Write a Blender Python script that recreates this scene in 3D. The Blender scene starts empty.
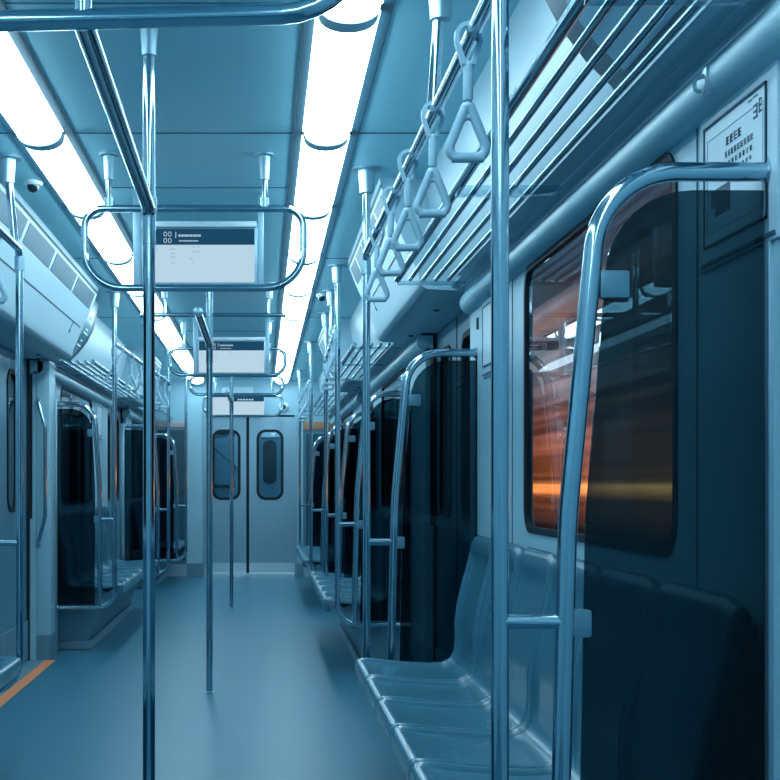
import bpy, bmesh, math, random
from mathutils import Vector
random.seed(7)
sc = bpy.context.scene
COL = sc.collection
PI = math.pi

# ------------------------------------------------------------------ camera
FPX = 1300.0
U0, V0 = 263.0, 484.0
cam_d = bpy.data.cameras.new('camera')
cam = bpy.data.objects.new('camera', cam_d)
COL.objects.link(cam)
cam.location = (0, 0, 1.0)
cam.rotation_euler = (PI / 2, 0, 0)
cam_d.sensor_width = 36
cam_d.lens = FPX / 780 * 36
cam_d.shift_x = (390 - U0) / 780
cam_d.shift_y = (V0 - 390) / 780
cam_d.clip_start = 0.05
sc.camera = cam

XC = -0.26          # centre line of the car
ZC = 2.13           # ceiling
WALL = 1.025        # wall distance from centre line
YB, YE = -1.2, 14.13

# ------------------------------------------------------------------ materials
def nodes(m):
    m.use_nodes = True
    nt = m.node_tree
    nt.nodes.clear()
    out = nt.nodes.new('ShaderNodeOutputMaterial')
    return nt, out

def principled(name, col, rough=.5, metal=0., noise=0., nscale=30., stretch=(1, 1, 1), bump=0., spec=.5, coat=0., rvar=0.):
    m = bpy.data.materials.new(name)
    nt, out = nodes(m)
    p = nt.nodes.new('ShaderNodeBsdfPrincipled')
    nt.links.new(p.outputs[0], out.inputs[0])
    p.inputs['Base Color'].default_value = (*col, 1)
    p.inputs['Roughness'].default_value = rough
    p.inputs['Metallic'].default_value = metal
    p.inputs['Specular IOR Level'].default_value = spec
    p.inputs['Coat Weight'].default_value = coat
    p.inputs['Coat Roughness'].default_value = .15
    if noise or bump or rvar:
        tc = nt.nodes.new('ShaderNodeTexCoord')
        mp = nt.nodes.new('ShaderNodeMapping')
        mp.inputs['Scale'].default_value = stretch
        nz = nt.nodes.new('ShaderNodeTexNoise')
        nz.inputs['Scale'].default_value = nscale
        nz.inputs['Detail'].default_value = 4
        nt.links.new(tc.outputs['Object'], mp.inputs[0])
        nt.links.new(mp.outputs[0], nz.inputs['Vector'])
        if noise:
            r = nt.nodes.new('ShaderNodeMapRange')
            r.inputs['To Min'].default_value = 1 - noise
            r.inputs['To Max'].default_value = 1 + noise
            mx = nt.nodes.new('ShaderNodeVectorMath'); mx.operation = 'SCALE'
            mx.inputs[0].default_value = col
            nt.links.new(nz.outputs['Fac'], r.inputs['Value'])
            nt.links.new(r.outputs[0], mx.inputs['Scale'])
            nt.links.new(mx.outputs[0], p.inputs['Base Color'])
        if rvar:
            r2 = nt.nodes.new('ShaderNodeMapRange')
            r2.inputs['To Min'].default_value = max(0, rough - rvar)
            r2.inputs['To Max'].default_value = rough + rvar
            nt.links.new(nz.outputs['Fac'], r2.inputs['Value'])
            nt.links.new(r2.outputs[0], p.inputs['Roughness'])
        if bump:
            b = nt.nodes.new('ShaderNodeBump')
            b.inputs['Strength'].default_value = bump
            b.inputs['Distance'].default_value = .002
            nt.links.new(nz.outputs['Fac'], b.inputs['Height'])
            nt.links.new(b.outputs[0], p.inputs['Normal'])
    return m

def emission(name, col, strength):
    m = bpy.data.materials.new(name)
    nt, out = nodes(m)
    e = nt.nodes.new('ShaderNodeEmission')
    e.inputs[0].default_value = (*col, 1)
    e.inputs[1].default_value = strength
    nt.links.new(e.outputs[0], out.inputs[0])
    return m

def glass(name, tint, ior=1.5, gloss=(.9, .95, 1), rough=0.0):
    m = bpy.data.materials.new(name)
    nt, out = nodes(m)
    t = nt.nodes.new('ShaderNodeBsdfTransparent')
    t.inputs[0].default_value = (*tint, 1)
    g = nt.nodes.new('ShaderNodeBsdfGlossy')
    g.inputs[0].default_value = (*gloss, 1)
    g.inputs['Roughness'].default_value = rough
    f = nt.nodes.new('ShaderNodeFresnel')
    f.inputs[0].default_value = ior
    mx = nt.nodes.new('ShaderNodeMixShader')
    # only the face towards the viewer mirrors; the far face of the sheet lets light out
    ge = nt.nodes.new('ShaderNodeNewGeometry')
    inv = nt.nodes.new('ShaderNodeMath'); inv.operation = 'SUBTRACT'; inv.inputs[0].default_value = 1
    nt.links.new(ge.outputs['Backfacing'], inv.inputs[1])
    mu = nt.nodes.new('ShaderNodeMath'); mu.operation = 'MULTIPLY'
    nt.links.new(f.outputs[0], mu.inputs[0]); nt.links.new(inv.outputs[0], mu.inputs[1])
    nt.links.new(mu.outputs[0], mx.inputs[0])
    nt.links.new(t.outputs[0], mx.inputs[1])
    nt.links.new(g.outputs[0], mx.inputs[2])
    nt.links.new(mx.outputs[0], out.inputs[0])
    return m

M = {}
M['ceiling'] = principled('ceiling_paint', (.31, .67, .79), .42, noise=.03, nscale=6)
M['wall'] = principled('wall_laminate', (.31, .54, .64), .38, noise=.03, nscale=5)
M['cove'] = principled('cove_paint', (.37, .55, .63), .35)
M['cover'] = principled('cover_paint', (.36, .56, .65), .38)
M['ledge'] = principled('ledge_metal', (.26, .44, .53), .4, metal=.1)
M['floor'] = principled('floor_vinyl', (.034, .150, .222), .38, noise=.30, nscale=240, spec=.28, rvar=.05)
M['base'] = principled('base_metal', (.13, .27, .35), .45, metal=.2)
M['dark'] = principled('dark_rubber', (.010, .022, .032), .5, spec=.2)
M['gap'] = principled('panel_gap', (.05, .13, .19), .6)
M['steel'] = principled('polished_steel', (.40, .55, .63), .11, metal=1.0)
M['rod'] = principled('rack_steel', (.30, .46, .56), .16, metal=1.0)
M['steel_dull'] = principled('cast_fitting', (.33, .51, .60), .36, metal=.75)
M['brushed'] = principled('brushed_steel', (.29, .45, .54), .34, metal=.85, noise=.12, nscale=12, stretch=(40, 40, 1.0), rvar=.08)
M['kick'] = principled('kick_steel', (.62, .78, .86), .3, metal=.85)
M['seat'] = principled('seat_plastic', (.042, .160, .235), .26, noise=.04, nscale=40, spec=.65)
M['strap'] = principled('strap_plastic', (.30, .50, .61), .38)
M['belt'] = principled('strap_belt', (.28, .47, .58), .55)
M['clip'] = principled('clip_metal', (.12, .27, .35), .4, metal=.4)
M['door'] = principled('door_leaf_paint', (.11, .27, .36), .38, metal=.35)
M['pane_dark'] = glass('dark_window_glass', (.62, .76, .82))
M['pane'] = glass('window_glass', (.93, .96, .98), 1.27)
M['frost'] = glass('clear_plate', (.72, .84, .88), 1.5)
M['tint'] = glass('smoked_partition_glass', (.185, .287, .325), 1.42, gloss=(.55, .75, .85))
M['panel_white'] = principled('notice_sheet', (.56, .72, .80), .4)
M['board'] = principled('notice_backing', (.48, .66, .75), .35)
M['ink'] = principled('printed_ink', (.03, .09, .14), .6)
M['ink_soft'] = principled('faded_ink', (.20, .36, .46), .6)
M['orange'] = principled('orange_floor_strip', (.80, .26, .10), .5, noise=.15, nscale=60)
M['orange_panel'] = principled('orange_band', (.45, .22, .11), .4)
M['rosy'] = principled('rosy_band', (.42, .33, .34), .4)
M['vent'] = principled('vent_mesh', (.05, .135, .19), .5, noise=.35, nscale=500)
M['lamp'] = emission('lamp_diffuser', (.60, .875, 1.0), 12.4)
M['lampjoint'] = principled('lamp_joint', (.36, .55, .64), .5)
M['lampframe'] = principled('lamp_frame', (.025, .10, .15), .5)
M['screen'] = emission('screen_light', (.50, .70, .83), .95)
M['screen_dark'] = emission('screen_band', (.012, .075, .15), .9)
M['screen_text'] = emission('screen_lettering', (.5, .7, .85), .9)
M['screen_dim'] = emission('screen_faint_marks', (.30, .50, .64), .9)
M['housing'] = principled('display_housing', (.30, .48, .58), .4, metal=.3)
M['camera_white'] = principled('camera_shell', (.62, .76, .82), .35)
M['camera_lens'] = principled('camera_lens', (.01, .02, .03), .1)
M['advert'] = principled('advert_face', (.085, .24, .34), .3, noise=.3, nscale=2.5, stretch=(1, 2.5, 1.2), coat=.4)
M['advert_rim'] = principled('advert_rim', (.02, .075, .11), .4)

def backdrop_material():
    """Streaked lights outside the window, painted as glow on a backdrop: horizontal bands along the track."""
    m = bpy.data.materials.new('glowing_backdrop')
    nt, out = nodes(m)
    tc = nt.nodes.new('ShaderNodeTexCoord')
    sep = nt.nodes.new('ShaderNodeSeparateXYZ')
    nt.links.new(tc.outputs['Object'], sep.inputs[0])
    mp = nt.nodes.new('ShaderNodeMapping'); mp.inputs['Scale'].default_value = (1, .012, 1)
    nt.links.new(tc.outputs['Object'], mp.inputs[0])
    nz = nt.nodes.new('ShaderNodeTexNoise'); nz.inputs['Scale'].default_value = 9; nz.inputs['Detail'].default_value = 5
    nt.links.new(mp.outputs[0], nz.inputs['Vector'])
    # z (0..3) plus a little noise -> ramp
    ma = nt.nodes.new('ShaderNodeMath'); ma.operation = 'MULTIPLY_ADD'
    nt.links.new(nz.outputs['Fac'], ma.inputs[0]); ma.inputs[1].default_value = .16
    nt.links.new(sep.outputs['Z'], ma.inputs[2])
    mr = nt.nodes.new('ShaderNodeMapRange')
    mr.inputs['From Min'].default_value = .99; mr.inputs['From Max'].default_value = 3.49
    nt.links.new(ma.outputs[0], mr.inputs['Value'])
    cr = nt.nodes.new('ShaderNodeValToRGB')
    e = cr.color_ramp.elements
    stops = [(0.0, (.004, .005, .008)), (.06, (.02, .012, .012)), (.12, (.16, .045, .022)), (.15, (.30, .08, .03)), (.165, (2.3, .62, .15)), (.185, (2.6, .80, .22)),
             (.20, (.62, .17, .045)), (.24, (.50, .13, .04)), (.33, (.27, .08, .045)), (.42, (.22, .075, .055)), (.50, (.17, .105, .10)),
             (.56, (.16, .13, .14)), (.60, (.13, .10, .105)), (.67, (.15, .095, .095)), (.71, (.30, .12, .065)), (.75, (.17, .125, .13)), (.84, (.17, .14, .155)), (1.0, (.09, .085, .10))]
    for i, (p, c) in enumerate(stops):
        el = e[i] if i < 2 else e.new(p)
        el.position = p; el.color = (*c, 1)
    nt.links.new(mr.outputs[0], cr.inputs[0])
    # brightness drifts along the track
    mp2 = nt.nodes.new('ShaderNodeMapping'); mp2.inputs['Scale'].default_value = (1, .45, .8)
    nt.links.new(tc.outputs['Object'], mp2.inputs[0])
    n2 = nt.nodes.new('ShaderNodeTexNoise'); n2.inputs['Scale'].default_value = 1.3; n2.inputs['Detail'].default_value = 2
    nt.links.new(mp2.outputs[0], n2.inputs['Vector'])
    r2 = nt.nodes.new('ShaderNodeMapRange')
    r2.inputs['From Min'].default_value = .35; r2.inputs['From Max'].default_value = .65
    r2.inputs['To Min'].default_value = .65; r2.inputs['To Max'].default_value = 1.5
    nt.links.new(n2.outputs['Fac'], r2.inputs['Value'])
    mp3 = nt.nodes.new('ShaderNodeMapping'); mp3.inputs['Scale'].default_value = (1, .010, 1)
    nt.links.new(tc.outputs['Object'], mp3.inputs[0])
    n3 = nt.nodes.new('ShaderNodeTexNoise'); n3.inputs['Scale'].default_value = 13; n3.inputs['Detail'].default_value = 1.5
    nt.links.new(mp3.outputs[0], n3.inputs['Vector'])
    r3 = nt.nodes.new('ShaderNodeMapRange')
    r3.inputs['From Min'].default_value = .32; r3.inputs['From Max'].default_value = .68
    r3.inputs['To Min'].default_value = .35; r3.inputs['To Max'].default_value = 1.75
    nt.links.new(n3.outputs['Fac'], r3.inputs['Value'])
    mm = nt.nodes.new('ShaderNodeMath'); mm.operation = 'MULTIPLY'
    nt.links.new(r2.outputs[0], mm.inputs[0]); nt.links.new(r3.outputs[0], mm.inputs[1])
    em = nt.nodes.new('ShaderNodeEmission')
    nt.links.new(cr.outputs[0], em.inputs[0])
    nt.links.new(mm.outputs[0], em.inputs[1])
    nt.links.new(em.outputs[0], out.inputs[0])
    return m
M['backdrop'] = backdrop_material()
M['streak'] = emission('streak_glow', (.75, .88, 1.0), 1.0)

# ------------------------------------------------------------------ mesh helpers
class MB:
    def __init__(self):
        self.bm = bmesh.new()
        self.smooth = False
    def box(self, x0, x1, y0, y1, z0, z1, bev=0.):
        b = bmesh.new()
        bmesh.ops.create_cube(b, size=1)
        for v in b.verts:
            v.co = Vector(((x0 + x1) / 2 + v.co.x * (x1 - x0), (y0 + y1) / 2 + v.co.y * (y1 - y0), (z0 + z1) / 2 + v.co.z * (z1 - z0)))
        if bev:
            bmesh.ops.bevel(b, geom=b.edges[:], offset=bev, segments=2, affect='EDGES', profile=.6)
        self.merge(b)
        return self
    def merge(self, b):
        me = bpy.data.meshes.new('tmp')
        b.to_mesh(me); b.free()
        self.bm.from_mesh(me)
        bpy.data.meshes.remove(me)
    def tube(self, pts, r, seg=12, closed=False):
        pts = [Vector(p) for p in pts]
        n = len(pts)
        rings = []
        t0 = (pts[1] - pts[0]).normalized()
        nrm = t0.orthogonal().normalized()
        prev = t0
        for i in range(n):
            if closed:
                t = (pts[(i + 1) % n] - pts[i - 1]).normalized()
            elif i == 0: t = t0
            elif i == n - 1: t = (pts[-1] - pts[-2]).normalized()
            else: t = ((pts[i + 1] - pts[i]).normalized() + (pts[i] - pts[i - 1]).normalized()).normalized()
            q = prev.rotation_difference(t)
            nrm = (q @ nrm); nrm = (nrm - t * nrm.dot(t)).normalized()
            prev = t
            bn = t.cross(nrm)
            rr = r[i] if isinstance(r, (list, tuple)) else r
            rings.append([self.bm.verts.new(pts[i] + (nrm * math.cos(2 * PI * k / seg) + bn * math.sin(2 * PI * k / seg)) * rr) for k in range(seg)])
        m = n if closed else n - 1
        for i in range(m):
            a, b = rings[i], rings[(i + 1) % n]
            off = 0
            if closed and i == n - 1:
                off = min(range(seg), key=lambda o: (a[0].co - b[o].co).length)
            for k in range(seg):
                self.bm.faces.new((a[k], a[(k + 1) % seg], b[(k + 1 + off) % seg], b[(k + off) % seg])).smooth = True
        if not closed:
            self.bm.faces.new(rings[0][::-1]); self.bm.faces.new(rings[-1])
        return self
    def lathe(self, prof, cx, cy, seg=24, ax='z', base=0., flip=1):
        """prof: (radius, height) pairs, revolved round the axis through (cx, cy)."""
        rings = []
        for r, h in prof:
            ring = []
            for k in range(seg):
                a = 2 * PI * k / seg
                if ax == 'z': co = (cx + r * math.cos(a), cy + r * math.sin(a), base + flip * h)
                else: co = (cx + r * math.cos(a), base + flip * h, cy + r * math.sin(a))
                ring.append(self.bm.verts.new(co))
            rings.append(ring)
        for a, b in zip(rings, rings[1:]):
            for k in range(seg):
                self.bm.faces.new((a[k], a[(k + 1) % seg], b[(k + 1) % seg], b[k])).smooth = True
        self.bm.faces.new(rings[0]); self.bm.faces.new(rings[-1][::-1])
        return self
    def prism(self, prof, y0, y1, smooth=False):
        """closed (x, z) outline carried along y."""
        a = [self.bm.verts.new((x, y0, z)) for x, z in prof]
        b = [self.bm.verts.new((x, y1, z)) for x, z in prof]
        n = len(prof)
        for i in range(n):
            f = self.bm.faces.new((a[i], a[(i + 1) % n], b[(i + 1) % n], b[i])); f.smooth = smooth
        self.bm.faces.new(a); self.bm.faces.new(b[::-1])
        return self
    def plate(self, outer, holes, fn, t):
        """flat plate with holes; fn(a, b, d) -> point, d = 0..t"""
        b = bmesh.new()
        for d, rev in ((0, 0), (t, 1)):
            es = []
            for loop in [outer] + holes:
                vs = [b.verts.new(fn(p[0], p[1], d)) for p in loop]
                es += [b.edges.new((vs[i], vs[(i + 1) % len(vs)])) for i in range(len(vs))]
            bmesh.ops.triangle_fill(b, edges=es, use_beauty=True, use_dissolve=False)
        for loop in [outer] + holes:
            n = len(loop)
            for i in range(n):
                p, q = loop[i], loop[(i + 1) % n]
                b.faces.new([b.verts.new(fn(p[0], p[1], 0)), b.verts.new(fn(q[0], q[1], 0)), b.verts.new(fn(q[0], q[1], t)), b.verts.new(fn(p[0], p[1], t))])
        bmesh.ops.remove_doubles(b, verts=b.verts[:], dist=1e-5)
        self.merge(b)
        return self
    def grid(self, fn, nu, nv, t):
        """open sheet fn(i, j, side) with thickness handled by fn (side 0/1)."""
        V = [[[self.bm.verts.new(fn(i / nu, j / nv, s)) for j in range(nv + 1)] for i in range(nu + 1)] for s in (0, 1)]
        for s in (0, 1):
            for i in range(nu):
                for j in range(nv):
                    q = (V[s][i][j], V[s][i + 1][j], V[s][i + 1][j + 1], V[s][i][j + 1])
                    self.bm.faces.new(q if s == 0 else q[::-1]).smooth = True
        for i in range(nu):
            for j in (0, nv):
                self.bm.faces.new((V[0][i][j], V[1][i][j], V[1][i + 1][j], V[0][i + 1][j]))
        for j in range(nv):
            for i in (0, nu):
                self.bm.faces.new((V[0][i][j], V[0][i][j + 1], V[1][i][j + 1], V[1][i][j]))
        return self
    def build(self, name, mat, parent=None, kind=None, label=None, cat=None, group=None, sharp=38):
        bm = self.bm
        bmesh.ops.recalc_face_normals(bm, faces=bm.faces[:])
        lo = Vector((min(v.co[i] for v in bm.verts) for i in range(3)))
        hi = Vector((max(v.co[i] for v in bm.verts) for i in range(3)))
        org = Vector(((lo.x + hi.x) / 2, (lo.y + hi.y) / 2, lo.z))
        for v in bm.verts: v.co -= org
        me = bpy.data.meshes.new(name)
        bm.to_mesh(me); bm.free()
        me.set_sharp_from_angle(angle=math.radians(sharp))
        me.materials.append(M[mat])
        o = bpy.data.objects.new(name, me)
        COL.objects.link(o)
        if parent is not None:
            o.parent = parent
            o.location = org - wloc(parent)
        else:
            o.location = org
        tag(o, label, cat, group, kind)
        return o

def wloc(o):
    l = Vector(o.location)
    while o.parent is not None:
        o = o.parent; l = l + Vector(o.location)
    return l

def tag(o, label=None, cat=None, group=None, kind=None):
    if label: o['label'] = label
    if cat: o['category'] = cat
    if group: o['group'] = group
    if kind: o['kind'] = kind
    return o

def thing(name, loc, label, cat, group=None, kind=None):
    o = bpy.data.objects.new(name, None)
    o.empty_display_size = .05
    COL.objects.link(o)
    o.location = loc
    return tag(o, label, cat, group, kind)

def struct(name, mb, mat, parent=None):
    return mb.build(name, mat, parent, kind=None if parent else 'structure')

def copy_tree(o, parent=None):
    c = o.copy(); COL.objects.link(c)
    if parent is not None: c.parent = parent
    for ch in [x for x in bpy.data.objects if x.parent == o]:
        copy_tree(ch, c)
    return c

def fillet(pts, rad, seg=8):
    """polyline with rounded corners; rad = one radius or a list for the inner corners"""
    P = [Vector(p) for p in pts]
    out = [P[0]]
    for i in range(1, len(P) - 1):
        r = rad[i - 1] if isinstance(rad, (list, tuple)) else rad
        a = (P[i - 1] - P[i]); b = (P[i + 1] - P[i])
        la, lb = a.length, b.length
        a.normalize(); b.normalize()
        ang = a.angle(b)
        if r <= 0 or ang > PI - .01:
            out.append(P[i]); continue
        d = min(r / math.tan(ang / 2), la * .95, lb * .95)
        r = d * math.tan(ang / 2)
        c = P[i] + (a + b).normalized() * (r / math.sin(ang / 2))
        s = P[i] + a * d; e = P[i] + b * d
        v0 = s - c; v1 = e - c
        tot = v0.angle(v1)
        ax = v0.cross(v1).normalized()
        from mathutils import Quaternion
        for k in range(seg + 1):
            out.append(c + Quaternion(ax, tot * k / seg) @ v0)
    out.append(P[-1])
    return out

def fillet_closed(pts, rads, seg=8):
    n = len(pts)
    P = [Vector(p) for p in pts]
    out = []
    for i in range(n):
        seq = [(P[i - 1] + P[i]) / 2, P[i], (P[i] + P[(i + 1) % n]) / 2]
        out += fillet(seq, [rads[i]], seg)[1:-1]
    return out

def rrect(a0, a1, b0, b1, r, seg=8):
    c = []
    for (ca, cb, s) in ((a1 - r, b1 - r, 0), (a0 + r, b1 - r, 1), (a0 + r, b0 + r, 2), (a1 - r, b0 + r, 3)):
        for k in range(seg + 1):
            t = PI / 2 * (s + k / seg)
            c.append((ca + r * math.cos(t), cb + r * math.sin(t)))
    return c

ORD = ['first', 'second', 'third', 'fourth', 'fifth', 'sixth', 'seventh', 'eighth', 'ninth', 'tenth', 'eleventh', 'twelfth', 'thirteenth', 'fourteenth', 'fifteenth']

def side_x(side):
    """x as a function of the right-hand-side coordinate (mirrored about the centre line on the left)."""
    return (lambda x: x) if side > 0 else (lambda x: 2 * XC - x)

# ------------------------------------------------------------------ shell
XR, XL = XC + WALL, XC - WALL            # .765, -1.285
struct('floor', MB().box(XL - .2, XR + .2, YB, YE + .05, -.06, 0), 'floor')
struct('ceiling', MB().box(XL - .2, XR + .2, YB, YE + .05, ZC, ZC + .06), 'ceiling')
struct('wall_back', MB().box(XL - .2, XR + .2, YB - .06, YB, 0, ZC), 'wall')

TN = [0]
def trim(mb, mat, parent=None):
    TN[0] += 1
    return struct('trim_%d' % TN[0], mb, mat)

# ceiling panel joints (across) and the joint over each cove
for y in (1.9, 3.05, 4.18, 4.95, 7.3, 9.6, 11.9):
    trim(MB().box(-.615, .105, y, y + .006, ZC - .0025, ZC + .001), 'gap')
for y in (4.18, 6.5, 8.8, 11.1):
    trim(MB().box(.30, .60, y, y + .006, ZC - .0025, ZC + .001), 'gap')
    trim(MB().box(-1.12, -.80, y, y + .006, ZC - .0025, ZC + .001), 'gap')

# zones along the car: (kind, y0, y1)
ZONES_R = [('bench', YB, 4.80), ('door', 4.80, 6.12), ('bench', 6.12, 9.0), ('door', 9.0, 10.1), ('bench', 10.1, YE)]
ZONES_L = [('bench', YB, 5.75), ('door', 5.75, 7.37), ('bench', 7.37, 10.75), ('door', 10.75, 12.2), ('bench', 12.2, YE)]
WINDOWS = {1: {0: (2.40, 3.79), 2: (6.95, 8.35), 4: (11.0, 12.6)}, -1: {0: (2.3, 3.7), 2: (8.25, 9.75), 4: (12.7, 13.9)}}
COVE = [(.60, 2.13), (.607, 2.07), (.62, 1.99), (.64, 1.90), (.668, 1.80), (.70, 1.735)]
WN = [0]; DN = [0]
Z0W, Z1W = .80, 1.63

def bench_wall(side, y0, y1, win):
    X = side_x(side)
    nm = 'wall_right' if side > 0 else 'wall_left'
    # cove
    prof = [(X(x), z) for x, z in COVE] + [(X(.97), 1.735), (X(.97), 2.13)]
    struct(nm, MB().prism(prof, y0, y1, smooth=False), 'cove')
    # ledge and rounded moulding under the rack
    trim(MB().prism([(X(x), z) for x, z in [(.695, 1.735), (.695, 1.729), (.722, 1.727), (.724, 1.722), (.742, 1.718), (.742, 1.70), (.97, 1.70), (.97, 1.735)]], y0, y1), 'ledge')
    bulge = [(.97, 1.71)]
    for k in range(17):
        a = PI / 2 + PI * k / 16
        bulge.append((.766 + .040 * math.cos(a), 1.668 + .042 * math.sin(a)))
    bulge += [(.97, 1.626)]
    trim(MB().prism([(X(x), z) for x, z in bulge], y0, y1), 'wall')
    # middle part with the window opening
    a, b = win
    outer = [(y0, Z0W), (y1, Z0W), (y1, 1.64), (y0, 1.64)]
    hole = rrect(a, b, .865, 1.625, .075)
    fn = (lambda p, q, d: (X(.765 + d), p, q))
    struct(nm, MB().plate(outer, [hole[::-1]], fn, .022), 'wall')
    # lower part
    struct(nm, MB().box(min(X(.765), X(.82)), max(X(.765), X(.82)), y0, y1, 0, Z0W), 'wall')
    trim(MB().box(min(X(.745), X(.765)), max(X(.745), X(.765)), y0, y1, 0, .13), 'base')
    # jambs that close the wall's thickness beside the doors
    for (ya, yb) in ((y0, y0 + .04), (y1 - .04, y1)):
        if YB < ya < YE - .1:
            struct(nm, MB().box(min(X(.82), X(.97)), max(X(.82), X(.97)), ya, yb, 0, 1.70), 'wall')
    WN[0] += 1
    w = thing('window_%d' % WN[0], (X(.79), (a + b) / 2, .865), None, None, kind='structure')
    h2 = rrect(a + .014, b - .014, .879, 1.611, .061)
    MB().plate(rrect(a - .004, b + .004, .861, 1.629, .078), [h2[::-1]], (lambda p, q, d: (X(.760 + d), p, q)), .018).build('gasket', 'dark', w)
    MB().plate(h2, [], (lambda p, q, d: (X(.767 + d), p, q)), .006).build('window_pane', 'pane', w)

def side_door(side, y0, y1):
    X = side_x(side)
    DN[0] += 1
    d = thing('door_%d' % DN[0], (X(.83), (y0 + y1) / 2, 0), None, None, kind='structure')
    ym = (y0 + y1) / 2
    for (a, b) in ((y0 + .03, ym - .006), (ym + .006, y1 - .03)):
        c = (a + b) / 2
        hole = rrect(c - .17, c + .17, .86, 1.60, .09)
        lf = MB().plate([(a, .012), (b, .012), (b, 1.70), (a, 1.70)], [hole[::-1]], (lambda p, q, t: (X(.815 + t), p, q)), .03).build('door_leaf', 'door', d)
        h2 = rrect(c - .155, c + .155, .875, 1.585, .075)
        MB().plate(rrect(c - .18, c + .18, .85, 1.61, .1), [h2[::-1]], (lambda p, q, t: (X(.808 + t), p, q)), .03).build('gasket', 'dark', lf)
        MB().plate(h2, [], (lambda p, q, t: (X(.826 + t), p, q)), .006).build('door_pane', 'pane_dark', lf)
        MB().box(min(X(.806), X(.815)), max(X(.806), X(.815)), a, b, .012, .23).build('kick_plate', 'base', lf)
    MB().box(min(X(.812), X(.84)), max(X(.812), X(.84)), ym - .006, ym + .006, .012, 1.70).build('seal', 'dark', d)
    for (a, b) in ((y0, y0 + .03), (y1 - .03, y1)):
        MB().box(min(X(.80), X(.85)), max(X(.80), X(.85)), a, b, .003, 1.70).build('jamb', 'dark', d)
    # threshold strip on the floor
    if side < 0 and y0 < 8:
        trim(MB().box(min(X(.655), X(.715)), max(X(.655), X(.715)), y0, y1, 0, .003), 'orange')
    trim(MB().box(min(X(.718), X(.85)), max(X(.718), X(.85)), y0, y1, 0, .003), 'base')
    # outer skin above the door, hidden behind the cover
    struct('wall_right' if side > 0 else 'wall_left', MB().box(min(X(.90), X(.97)), max(X(.90), X(.97)), y0, y1, 1.70, ZC), 'wall')

for side, zones in ((1, ZONES_R), (-1, ZONES_L)):
    for i, (k, a, b) in enumerate(zones):
        if k == 'bench': bench_wall(side, a, b, WINDOWS[side][i])
        else: side_door(side, a, b)

# ------------------------------------------------------------------ covers over the doors
def door_cover(side, y0, y1, label):
    X = side_x(side)
    t = thing('overhead_cover', (X(.65), (y0 + y1) / 2, 1.70), label, 'cover panel', 'covers over the side doors')
    g0, f0, f1 = (.437, 2.095), (.482, 1.985), (.575, 1.775)
    prof = [(.43, 2.13), g0, f0, f1]
    for k in range(1, 7):
        a = PI + .35 + (PI / 2 - .35) * k / 6
        prof.append((.615 + .042 * math.cos(a), 1.765 + .045 * math.sin(a)))
    prof += [(.96, 1.70), (.96, 2.13)]
    MB().prism([(X(x), z) for x, z in prof], y0, y1).build('cover_body', 'cover', t)
    def on(p, q, a, b, ya, yb, name, mat, o0=-.001, o1=.002):
        d = Vector((q[0] - p[0], q[1] - p[1])); n = Vector((d.y, -d.x)).normalized()
        A = Vector(p) + d * a; B = Vector(p) + d * b
        MB().prism([(X(v.x), v.y) for v in (A + n * o0, B + n * o0, B + n * o1, A + n * o1)], ya, yb).build(name, mat, t)
    # grille strip along the top of the face
    n = 5
    L = (y1 - y0 - .08) / n
    for i in range(n):
        on(g0, f0, .12, .86, y0 + .04 + i * L + .03, y0 + .04 + (i + 1) * L - .03, 'vent_grille', 'vent')
    on(g0, f0, -.10, .0, y0, y1, 'top_seam', 'ink', -.003, .001)
    on(f0, f1, .42, .45, y0 + .1, y1 - .09, 'lid_seam', 'ink', -.002, .0012)
    on(f0, f1, .45, .60, y1 - .36, y1 - .345, 'lid_latch', 'ink', -.002, .0015)
    on(f0, f1, .62, .72, y1 - .36, y1 - .33, 'lid_latch', 'ink', -.002, .0015)
    for yy in (y0 + .45, y1 - .45):
        MB().lathe([(.012, 0), (.012, .004), (.006, .006)], X(.70), yy, 12, 'z', 1.703, -1).build('screw', 'dark', t)
    return t
door_cover(1, 4.80, 6.6, 'pale slanted cover over the near right-hand doorway, behind the hanging straps')
door_cover(1, 9.0, 10.2, 'pale slanted cover over the far right-hand doorway')
door_cover(-1, 3.9, 7.5, 'pale slanted cover with grey vent strip over the left-hand doorway')
door_cover(-1, 10.75, 12.2, 'pale slanted cover over the far left-hand doorway')

# left door pillar with lower dark band
def pillar(side, y0, y1):
    X = side_x(side)
    trim(MB().box(min(X(.69), X(.764)), max(X(.69), X(.764)), y0, y1, .14, 1.70, .004), 'wall')
    trim(MB().box(min(X(.688), X(.766)), max(X(.688), X(.766)), y0 - .002, y1 + .002, 0, .14), 'base')
pillar(-1, 7.37, 7.58)

# ------------------------------------------------------------------ end wall
sE = FPX / YE
def ex(u): return (u - U0) / sE
def ez(v): return 1 + (V0 - v) / sE
door_x0, door_x1, door_z1 = ex(203), ex(297), ez(415)
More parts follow.
